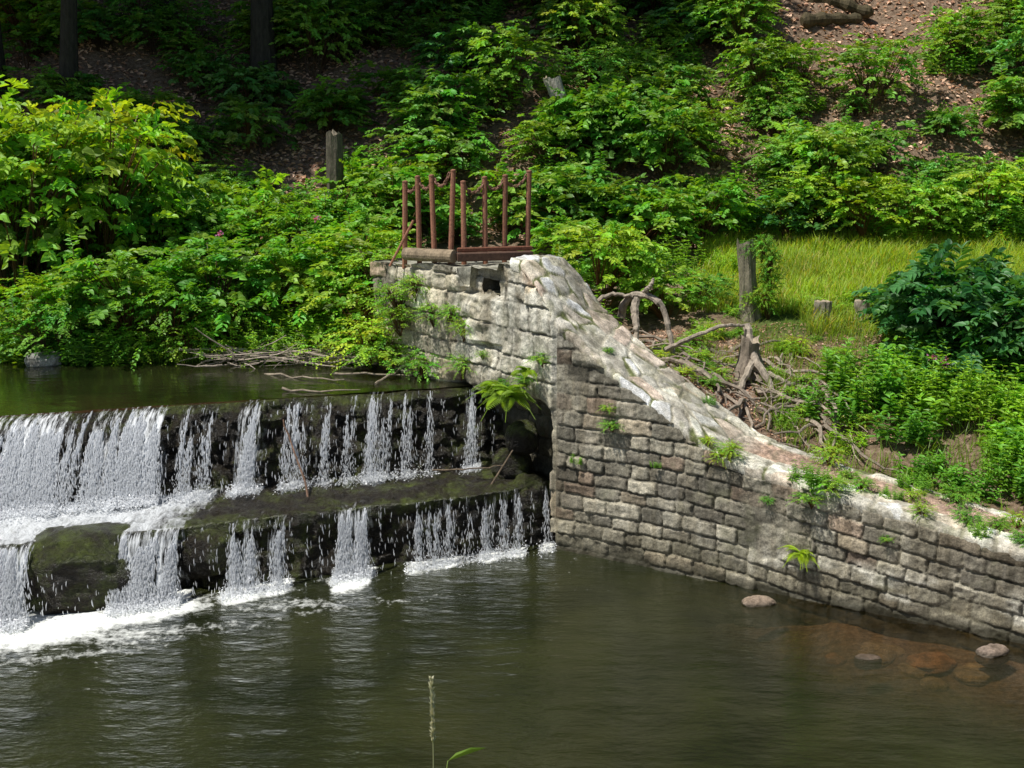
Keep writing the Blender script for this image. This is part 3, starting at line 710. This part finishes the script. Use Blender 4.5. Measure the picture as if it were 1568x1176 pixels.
for i in range(90):
    x=random.uniform(3.7,9.5);y=random.uniform(13.0,17.4)
    s,w,q=swq(x,y)
    if w<1.35: continue
    if x<5.0 and y>15.4 : continue
    if x<4.5 and random.random()<.5: continue
    inst('riverside_herbs',random.choice(HE+HL+HL),(x,y,gz(x,y)-.08),random.uniform(.55,.9) if w>2 else random.uniform(.35,.6))
for (x,y,s) in [(5.9,15.9,.95),(6.5,15.6,.95),(6.2,16.5,.95),(7.0,16.4,1.0),(5.3,15.3,.65),(6.9,17.0,.95),(5.6,16.4,.75)]:
    inst('balsam_bush',DBm[0] if s>.7 and x<6.9 else DBm[1],(x,y,gz(x,y)),s,vary=0)
mb=MB();r=np.random.default_rng(8)
for (x,y,z) in [(5.28,14.9,2.12),(5.33,14.92,2.08),(5.2,15.0,2.14),(4.75,14.8,1.75),(4.85,14.75,1.6),(5.6,14.4,1.6),(-4.2,17.8,3.4),(-2.9,18.3,3.6)]:
    n=24;mb.leaves(np.array([x,y,z])+r.normal(0,.026,(n,3)),r.normal(0,1,(n,3)),r.normal(0,1,(n,3)),.036,.03,np.array([.62,.2,.5]))
mb.mesh('pink_flowers',M_flower)
WP='wall_weeds'
def wp(s,w,z=None): 
    return (W0[0]+D[0]*s+NB[0]*w,W0[1]+D[1]*s+NB[1]*w,(crest(s)-.02 if z is None else z))
for (s,w,z,sc) in [(2.15,-.02,None,.25),(3.05,.0,None,.33),(3.1,-.05,1.05,.3),(3.25,.05,None,.3),(3.5,.3,None,.22),(3.8,.35,None,.2),(4.2,.1,None,.22),(4.6,.3,None,.25),(4.75,.1,None,.2),(5.2,.2,None,.25),(5.5,.4,None,.22),(5.0,.6,None,.25),(3.0,.8,None,.3),(3.9,.9,None,.3),(.75,-.02,1.55,.22),(.7,-.02,1.75,.16),(2.05,.02,1.35,.22),(4.4,.85,None,.3),(1.5,.95,None,.15),(.5,.3,None,.12),(5.8,.15,None,.25),(1.9,0,None,.14),(4.0,.5,None,.2),(3.3,.6,None,.2),(4.9,.4,None,.2),(2.6,-.03,1.0,.12),(1.3,-.02,1.2,.12),(.3,-.02,1.1,.14),(3.9,-.03,.8,.12)]:
    inst(WP,random.choice(SM+[HE[0]]),wp(s,w,z),sc)
for (a,z,s) in [(1.75,2.3,.3),(2.0,2.5,.3),(1.8,1.8,.35),(2.4,2.4,.4),(.2,2.2,.25),(1.35,2.1,.15),(2.8,2.7,.4),(3.2,2.4,.6),(.9,1.8,.2),(.5,1.9,.2)]:
    p_=ap(a,-.05,z);inst(WP,SM[0] if a>1 else SM[1],p_,s)
def fern(name,loc,n,L,facing,spread,col,seed):
    mb=MB();r=np.random.default_rng(seed)
    for i in range(n):
        a=facing+r.uniform(-spread,spread);l=L*r.uniform(.6,1.1);t=np.linspace(0,1,26)
        d=np.array([math.cos(a),math.sin(a),0]);el=r.uniform(.3,1.35)
        P=np.outer(t*l*math.cos(el*.7),d)+np.outer(l*(math.sin(el)*t-.7*t**2),[0,0,1])
        mb.tube(P[::5],[.004]*len(P[::5]),np.array(col)*.7,4)
        T_=nrmz(np.gradient(P,axis=0));sd=nrmz(np.cross(T_,[0,0,1]));up=np.cross(sd,T_)
        for sg in (1,-1):
            s=np.sin(np.clip(t*1.1+.12,0,1)*math.pi)**.7*l*.18+.004
            mb.leaves(P[1:],(sd*sg+T_*.35)[1:],up[1:]+r.normal(0,.1,(25,3)),s[1:],(s*.0+l*.026)[1:],np.array(col)*r.uniform(.7,1.2))
    o=mb.mesh(name,M_grass);o.location=loc;return o
fern('fern',(-.03,14.36,1.78),30,.58,-2.2,1.8,(.19,.31,.05),1)
fern('fern',(.18,14.28,2.1),14,.32,-2.2,1.3,(.20,.32,.05),2)
fern('fern',wp(3.02,-.03,.50),17,.32,-1.9,1.5,(.26,.38,.05),3)
fern('fern',(-.2,14.75,1.72),12,.38,-2.2,1.3,(.13,.24,.04),4)
def blades(mb,r,x,y,z,L,Wd,col,lean=.35):
    n=len(x);a=r.uniform(0,6.28,n);d=np.stack([np.cos(a),np.sin(a),0*a],-1);s=np.stack([-np.sin(a),np.cos(a),0*a],-1)
    b=np.stack([x,y,z],-1);ln=(L*r.uniform(.1,lean*2,n))[:,None]
    V=np.stack([b-s*Wd/2,b+s*Wd/2,b+d*ln*.35-s*Wd*.4+np.array([0,0,1])*L[:,None]*.6,b+d*ln*.35+s*Wd*.4+np.array([0,0,1])*L[:,None]*.6,b+d*ln-s*Wd*.06+np.array([0,0,1])*L[:,None]*.95,b+d*ln+s*Wd*.06+np.array([0,0,1])*L[:,None]*.95],1)
    bb=np.arange(n)[:,None,None]*6
    F=(bb+np.array([[0,1,3,2],[2,3,5,4]])[None]).reshape(-1,4)
    mb.add(V.reshape(-1,3),F,np.repeat(col,6,axis=0))
mb=MB();r=np.random.default_rng(6)
n=60000;x=r.uniform(2.6,12.0,n);y=r.uniform(17.2,22.5,n)
k=(fbm(x*.9,y*.9,2)+.35*sst((x-2.5)/2)>.52)&~((x<4.2)&(y<18));x=x[k];y=y[k];n=len(x)
c=np.array([.18,.28,.045])*(.5+1.0*fbm(x*.9,y*.9,9))[:,None]*(1+r.normal(0,.2,(n,1)))
dry=(r.random(n)<.15)[:,None];c=np.where(dry,np.array([.34,.31,.12]),c)
blades(mb,r,x,y,ground(x,y)-.02,r.uniform(.08,.32,n)*(.4+1.2*fbm(x*1.5,y*1.5,4)),.012,c,.5)
n=9000;x=r.uniform(3.2,9,n);y=r.uniform(12.5,17.5,n);s,w,q=swq(x,y);k=(w>1.2)&(fbm(x*1.3,y*1.3,5)>.45);x=x[k];y=y[k];n=len(x)
c=np.array([.12,.21,.03])*(1+r.normal(0,.2,(n,1)));blades(mb,r,x,y,ground(x,y)-.02,r.uniform(.12,.35,n),.010,c,.5)
n=6000;x=r.uniform(1.6,5,n);y=r.uniform(14.3,17.5,n);s,w,q=swq(x,y);k=(w>1.2)&(fbm(x*1.8,y*1.8,15)>.52);x=x[k];y=y[k];n=len(x)
c=np.array([.12,.20,.04])*(1+r.normal(0,.2,(n,1)));blades(mb,r,x,y,ground(x,y)-.02,r.uniform(.05,.2,n),.008,c,.5)
n=9000;x=r.uniform(-11,-1.8,n);y=r.uniform(17.1,17.8,n);c=np.array([.09,.17,.03])*(1+r.normal(0,.2,(n,1)))
blades(mb,r,x,y,np.maximum(ground(x,y),1.6),r.uniform(.12,.4,n),.010,c,.6)
mb.mesh('meadow_grass',M_grass)
mb=MB();t=np.linspace(0,1,10)
b=np.array([-.335,4.5,gz(-.335,4.5)-.02]);top=np.array([-.318,4.5,2.86])
P=np.outer(1-t,b)+np.outer(t,top);P[:,0]+=.012*np.sin(t*3)
mb.tube(P,np.linspace(.0026,.0012,10),(.36,.38,.22),5)
r=np.random.default_rng(2);n=260;tt=r.uniform(.72,1,n);pp=np.outer(1-tt,b)+np.outer(tt,top);pp[:,0]+=.012*np.sin(tt*3)
ax=r.normal(0,.4,(n,3));ax[:,2]=1
mb.leaves(pp,ax,r.normal(0,1,(n,3)),.022,.006,np.array([.46,.47,.36]))
mb.leaves([b+[.08,0,.62]],[[.9,0,.45]],[[-.3,-.4,1]],.16,.012,np.array([.25,.36,.10]))
mb.tube([b+[.02,0,0],b+[.05,0,.4],b+[.08,0,.62]],[.004,.003,.002],(.25,.36,.1),5)
mb.mesh('foxtail_grass',M_flat)
# leaf litter
mb=MB();r=np.random.default_rng(16);n=42000
x=r.uniform(-14,14,n);y=r.uniform(21.5,31.5,n);k=np.abs(x)<y*.47;x=x[k];y=y[k];n=len(x)
pal=np.array([(.38,.24,.16),(.30,.18,.11),(.46,.32,.22),(.22,.13,.09),(.52,.38,.28)])
mb.leaves(np.stack([x,y,ground(x,y)+.02],-1),np.concatenate([r.normal(0,1,(n,2)),r.normal(-.1,.3,(n,1))],1),np.array([0,-.6,1])+r.normal(0,.35,(n,3)),r.uniform(.07,.13,n),r.uniform(.04,.08,n),pal[r.integers(0,5,n)])
n=7000;x=r.uniform(.8,5.2,n);y=r.uniform(14.2,17.6,n);s,w,q=swq(x,y);k=w>1.15;x=x[k];y=y[k];n=len(x)
mb.leaves(np.stack([x,y,ground(x,y)+.01],-1),np.concatenate([r.normal(0,1,(n,2)),r.normal(-.1,.3,(n,1))],1),np.array([0,-.5,1])+r.normal(0,.4,(n,3)),r.uniform(.03,.07,n),r.uniform(.01,.03,n),pal[r.integers(0,5,n)]*.8)
mb.mesh('leaf_litter',M_flat)
# ---------------------------------------------------------------- wood
def wander(r,p,d,n,step,jit,grav=None,follow=None):
    P=[np.array(p,float)];d=np.array(d,float)
    for i in range(n):
        d=d+r.normal(0,jit,3)
        if grav: d[2]+=grav
        d=d/np.linalg.norm(d);q_=P[-1]+d*step
        if follow is not None:
            g_=gz(q_[0],q_[1]);q_[2]=max(min(q_[2],g_+follow),g_-.01)
        P.append(q_)
    return np.array(P)
mb=MB();r=np.random.default_rng(22)
for i in range(130):
    x=r.uniform(1.3,4.0);y=r.uniform(15.0,17.1)-(x-1.5)*.25
    a=r.uniform(-2.8,-.3);n=12
    P=wander(r,(x,y,gz(x,y)+.05),(math.cos(a),math.sin(a),-.15),n,.12,.34,-.05,.14)
    R0_=r.uniform(.008,.036);g=r.uniform(.6,1.15)
    mb.tube(P,np.linspace(R0_,R0_*.3,n+1),np.array([.42,.34,.26])*g,6)
for pts,R_ in [([(1.45,16.3,2.45),(1.5,16.2,2.72),(1.72,16.1,2.80),(1.95,16.0,2.68),(2.05,15.9,2.35),(2.1,15.8,2.0)],.055),
               ([(1.66,16.2,2.78),(1.6,16.05,2.6),(1.62,15.9,2.35),(1.6,15.8,2.0)],.06),
               ([(1.72,16.1,2.8),(1.8,16.0,2.9),(1.84,16.0,3.0)],.035),
               ([(2.0,15.8,2.1),(2.3,15.6,2.3),(2.7,15.6,2.45),(3.0,15.8,2.42)],.035),
               ([(1.0,16.2,2.6),(1.3,16.2,2.78),(1.6,16.1,2.75)],.035),
               ([(3.05,15.9,2.4),(3.12,15.6,2.0),(3.3,15.3,1.7),(3.2,15.0,1.35)],.06),
               ([(3.1,15.6,2.0),(2.85,15.3,1.6),(2.9,15.0,1.3)],.05),
               ([(3.1,15.6,1.9),(3.5,15.4,1.75),(3.8,15.3,1.6)],.04)]:
    pts=np.array(pts);t=np.linspace(0,len(pts)-1,22);P=np.stack([np.interp(t,np.arange(len(pts)),pts[:,k]) for k in range(3)],1)
    for _ in range(3): P[1:-1]=(P[:-2]+P[1:-1]*2+P[2:])/4
    P=P+r.normal(0,.006,P.shape);mb.tube(P,R_*(1-.4*np.linspace(0,1,22))*(1+r.normal(0,.08,22)),(.42,.35,.27),8)
mb.mesh('exposed_roots',M_wood)
def stump(name,loc,R_,H_,col,seed,flare=1.5,top=(.42,.34,.24),lean=(0,0),jag=.5):
    mb=MB();k=24;n=18;V=[];th=np.arange(k)/k*2*math.pi
    for i in range(n):
        t=i/(n-1);rad=R_*(1+(flare-1)*(1-t)**4)*(1+.45*(vn(np.cos(th)*2+seed,np.sin(th)*2,t*2.5)-.5)+.25*(vn(th*6,t*3,seed)-.5))
        zz=H_*t*(1+ (jag*R_/H_)*(vn(np.cos(th)*3,np.sin(th)*3,seed)-.5)*(t>.6))
        V.append(np.stack([rad*np.cos(th)+lean[0]*t,rad*np.sin(th)+lean[1]*t,zz+0*th],-1))
    V=np.array(V).reshape(-1,3);i=np.arange(n-1)[:,None]*k;j=np.arange(k)[None]
    F=np.stack([i+j,i+(j+1)%k,i+k+(j+1)%k,i+k+j],-1).reshape(-1,4)
    mb.add(V,F,col)
    c=np.vstack([V[-k:],[[lean[0],lean[1],H_*.97]]]);Fc=[[k,a,(a+1)%k,(a+2)%k] for a in range(0,k,2)];mb.add(c,Fc,top)
    o=mb.mesh(name,M_wood);o.location=loc;return o
stump('dead_tree_stump',(3.48,17.9,gz(3.48,17.9)-.1),.12,1.15,(.26,.23,.16),3,1.5,top=(.3,.25,.18),lean=(-.10,0),jag=2.6)
stump('tree_stump',(4.5,17.75,gz(4.5,17.75)-.05),.12,.30,(.30,.26,.2),5)
stump('tree_stump',(5.08,17.75,gz(5.08,17.75)-.05),.11,.32,(.30,.26,.2),6)
stump('tree_stump',(3.08,15.75,1.75),.13,.50,(.26,.21,.16),9,2.2,jag=1.2)
stump('old_timber_post',(-3.05,21.6,gz(-3.05,21.6)-.1),.13,2.0,(.13,.11,.08),7,1.1,top=(.2,.17,.12),jag=1.4)
stump('broken_snag',(1.25,24.2,gz(1.25,24.2)),.15,1.3,(.46,.42,.36),8,1.6,lean=(-.5,0),jag=1)
for (x,y,z,s) in [(3.72,17.8,2.15,.6),(3.78,17.85,2.5,.6),(3.42,17.85,3.0,.45),(3.70,17.85,2.8,.6),(3.45,17.78,2.3,.4),(3.6,17.8,3.05,.5),(3.62,17.75,2.35,.5)]: inst('ivy',SM[1],(x,y,z),(s*.5,s*.5,s))
flush({'balsam_bush':M_bush,'hillside_shrubs':M_hill})
mb=MB();r=np.random.default_rng(31)
for i in range(190):
    x=r.uniform(-4.1,-1.7);y=16.95+r.normal(0,.16);a=r.normal(0,.5)+(math.pi if r.random()<.5 else 0);n=5
    P=wander(r,(x,y,1.70+r.uniform(0,.18)),(math.cos(a),math.sin(a)*.5,r.normal(0,.12)),n,r.uniform(.06,.16),.12)
    mb.tube(P,np.linspace(1,.4,n+1)*r.uniform(.005,.014),np.array([.46,.38,.30])*r.uniform(.5,1.2),5)
for p0,p1 in [((-3.35,16.3,1.68),(-2.2,15.7,1.72)),((-2.4,16.2,1.7),(-1.2,15.9,1.75)),((-1.8,15.6,1.68),(-1.4,16.2,1.8)),((-2.9,15.2,1.68),(-1.9,15.1,1.70))]:
    t=np.linspace(0,1,9);P=np.outer(1-t,p0)+np.outer(t,p1)+r.normal(0,.015,(9,3));mb.tube(P,np.linspace(.018,.006,9),(.32,.26,.19),6)
mb.mesh('driftwood_pile',M_wood)
mb=MB();t=np.linspace(0,1,10);P=np.outer(1-t,(-2.75,14.45,1.5))+np.outer(t,(-2.35,13.8,.72))+np.random.default_rng(2).normal(0,.012,(10,3));mb.tube(P,np.linspace(.009,.014,10),(.20,.12,.08),6)
P=np.outer(1-t,(-1.0,14.6,.82))+np.outer(t,(-.1,14.45,.9))+np.random.default_rng(3).normal(0,.012,(10,3));mb.tube(P,np.linspace(.012,.006,10),(.2,.15,.1),6)
P=np.outer(1-t,(-.25,14.3,.72))+np.outer(t,(.1,14.5,1.25));mb.tube(P,np.linspace(.012,.006,10),(.2,.15,.1),6)
mb.mesh('stick',M_wood)
mb=MB()
for p0,p1,R_ in [((6.2,27.5),(7.6,27.9),.16),((6.5,28.3),(7.9,28.1),.18),((7.0,28.8),(7.6,29.2),.14)]:
    t=np.linspace(0,1,16);xy=np.outer(1-t,p0)+np.outer(t,p1);zz=ground(xy[:,0],xy[:,1]);zz=zz*.5+zz.mean()*.5+R_*.5
    mb.tube(np.column_stack([xy,zz]),R_*(1+.18*np.sin(t*23)-.35*t)*np.concatenate([[.55],np.ones(14),[.5]]),(.09,.07,.035),12)
mb.mesh('fallen_log',M_wood)
# ---------------------------------------------------------------- trees
def tree_mesh(seed,H,cr,ns):
    mb=MB();r=np.random.default_rng(seed)
    crown=[]
    for i in range(9):
        a=r.uniform(0,6.28);rad=cr*r.uniform(.1,.75);crown.append((rad*math.cos(a),rad*math.sin(a),H*r.uniform(.45,.82)))
    for c in crown: spray_part(mb,r,c,cr*.55,cr*.8,ns,10,.28,.19,(.04,.10,.022),tw=.8)
    leaf=mb.mesh('crown_mesh',M_dark,link=False)
    mt=MB();t=np.linspace(0,1,14);P=np.stack([.25*np.sin(t*3+seed),.2*np.cos(t*2.5),t*H*.85-.5],-1);mt.tube(P,.20*(1-.8*t)+.10*np.exp(-t*14),(.05,.043,.033),12)
    for c in crown:
        b=P[6+r.integers(0,4)];q_=np.array(c)+[0,0,cr*.35];m_=(b+q_)/2+r.normal(0,.25,3);tt=np.linspace(0,1,8)[:,None]
        Pb=(1-tt)**2*b+2*tt*(1-tt)*m_+tt**2*q_;mt.tube(Pb,np.linspace(.09,.02,8),(.05,.043,.033),7)
    return leaf,mt.mesh('trunk_mesh',M_wood,link=False)
TR=[tree_mesh(41,13,3.2,66),tree_mesh(42,15,3.4,68),tree_mesh(43,12,3.0,64)]
def tree(x,y,s=1,k=None):
    e=empty('deciduous_tree',(x,y,gz(x,y)));e.rotation_euler=(0,0,random.uniform(0,6.28));e.scale=(s,s,s)
    a,b=TR[k if k is not None else random.randrange(3)]
    for nm,me in (('crown',a),('trunk',b)):
        o=bpy.data.objects.new(nm,me);S.collection.objects.link(o);o.parent=e
for (x,y,s) in [(-13.0,25.0,1.5),(-11.8,27.5,1.4),(-14.5,28.5,1.7),(-10.2,25.5,1.15),(-7.6,27.3,1.2),(-16.5,26.5,1.9),(-5.2,26.6,1.15),(-9.4,28.9,1.3),(-12,31,1.5),(-18.5,28.5,2.1),(-3.4,28.4,1.2),(-6.4,30.0,1.3),(-16,31,1.8),(-8.4,24.6,.95),(-4.6,30.6,1.3),(-1.6,30.4,1.1),(-11.6,24.0,1.15),(-8.5,31,1.4)]:
    tree(x,y,s)
for (x,y,s) in [(-2,32.5,1.1),(-9,33.5,1.2),(2,33.5,1),(6,34.5,1.1),(11,34,1),(16,30,1),(-1,37,1.1),(14,37,1.2),(20,25,1.1)]: tree(x,y,s)
for i in range(12):
    tree(-26+i*4.8+random.uniform(-1.5,1.5),random.uniform(40,54),random.uniform(1.2,1.5))
# ---------------------------------------------------------------- light, world, camera
ts=np.array([-.42,-.18,.89]);ts/=np.linalg.norm(ts)
sun=bpy.data.lights.new('sun','SUN');sun.energy=5.0;sun.angle=math.radians(.5);sun.color=(1,.975,.92)
so=bpy.data.objects.new('sun',sun);S.collection.objects.link(so);so.rotation_euler=Vector(ts).to_track_quat('Z','Y').to_euler();so.location=(-10,0,20)
w=bpy.data.worlds.new('World');S.world=w;w.use_nodes=True;nt=w.node_tree
bg=nt.nodes['Background'];sk=nt.nodes.new('ShaderNodeTexSky');sk.sky_type='NISHITA';sk.sun_disc=False
sk.sun_elevation=math.asin(ts[2]);sk.sun_rotation=math.atan2(ts[0],ts[1])%(2*math.pi)
nt.links.new(sk.outputs[0],bg.inputs[0]);bg.inputs[1].default_value=.07
cd=bpy.data.cameras.new('camera');cd.lens=43.46;cd.sensor_width=36;cd.clip_end=500;cd.clip_start=.05
co=bpy.data.objects.new('camera',cd);S.collection.objects.link(co);co.location=(0,0,5);co.rotation_euler=(math.radians(78),0,0);S.camera=co
S.view_settings.view_transform='Standard';S.view_settings.look='None';S.view_settings.exposure=0
print('objects',len(bpy.data.objects))
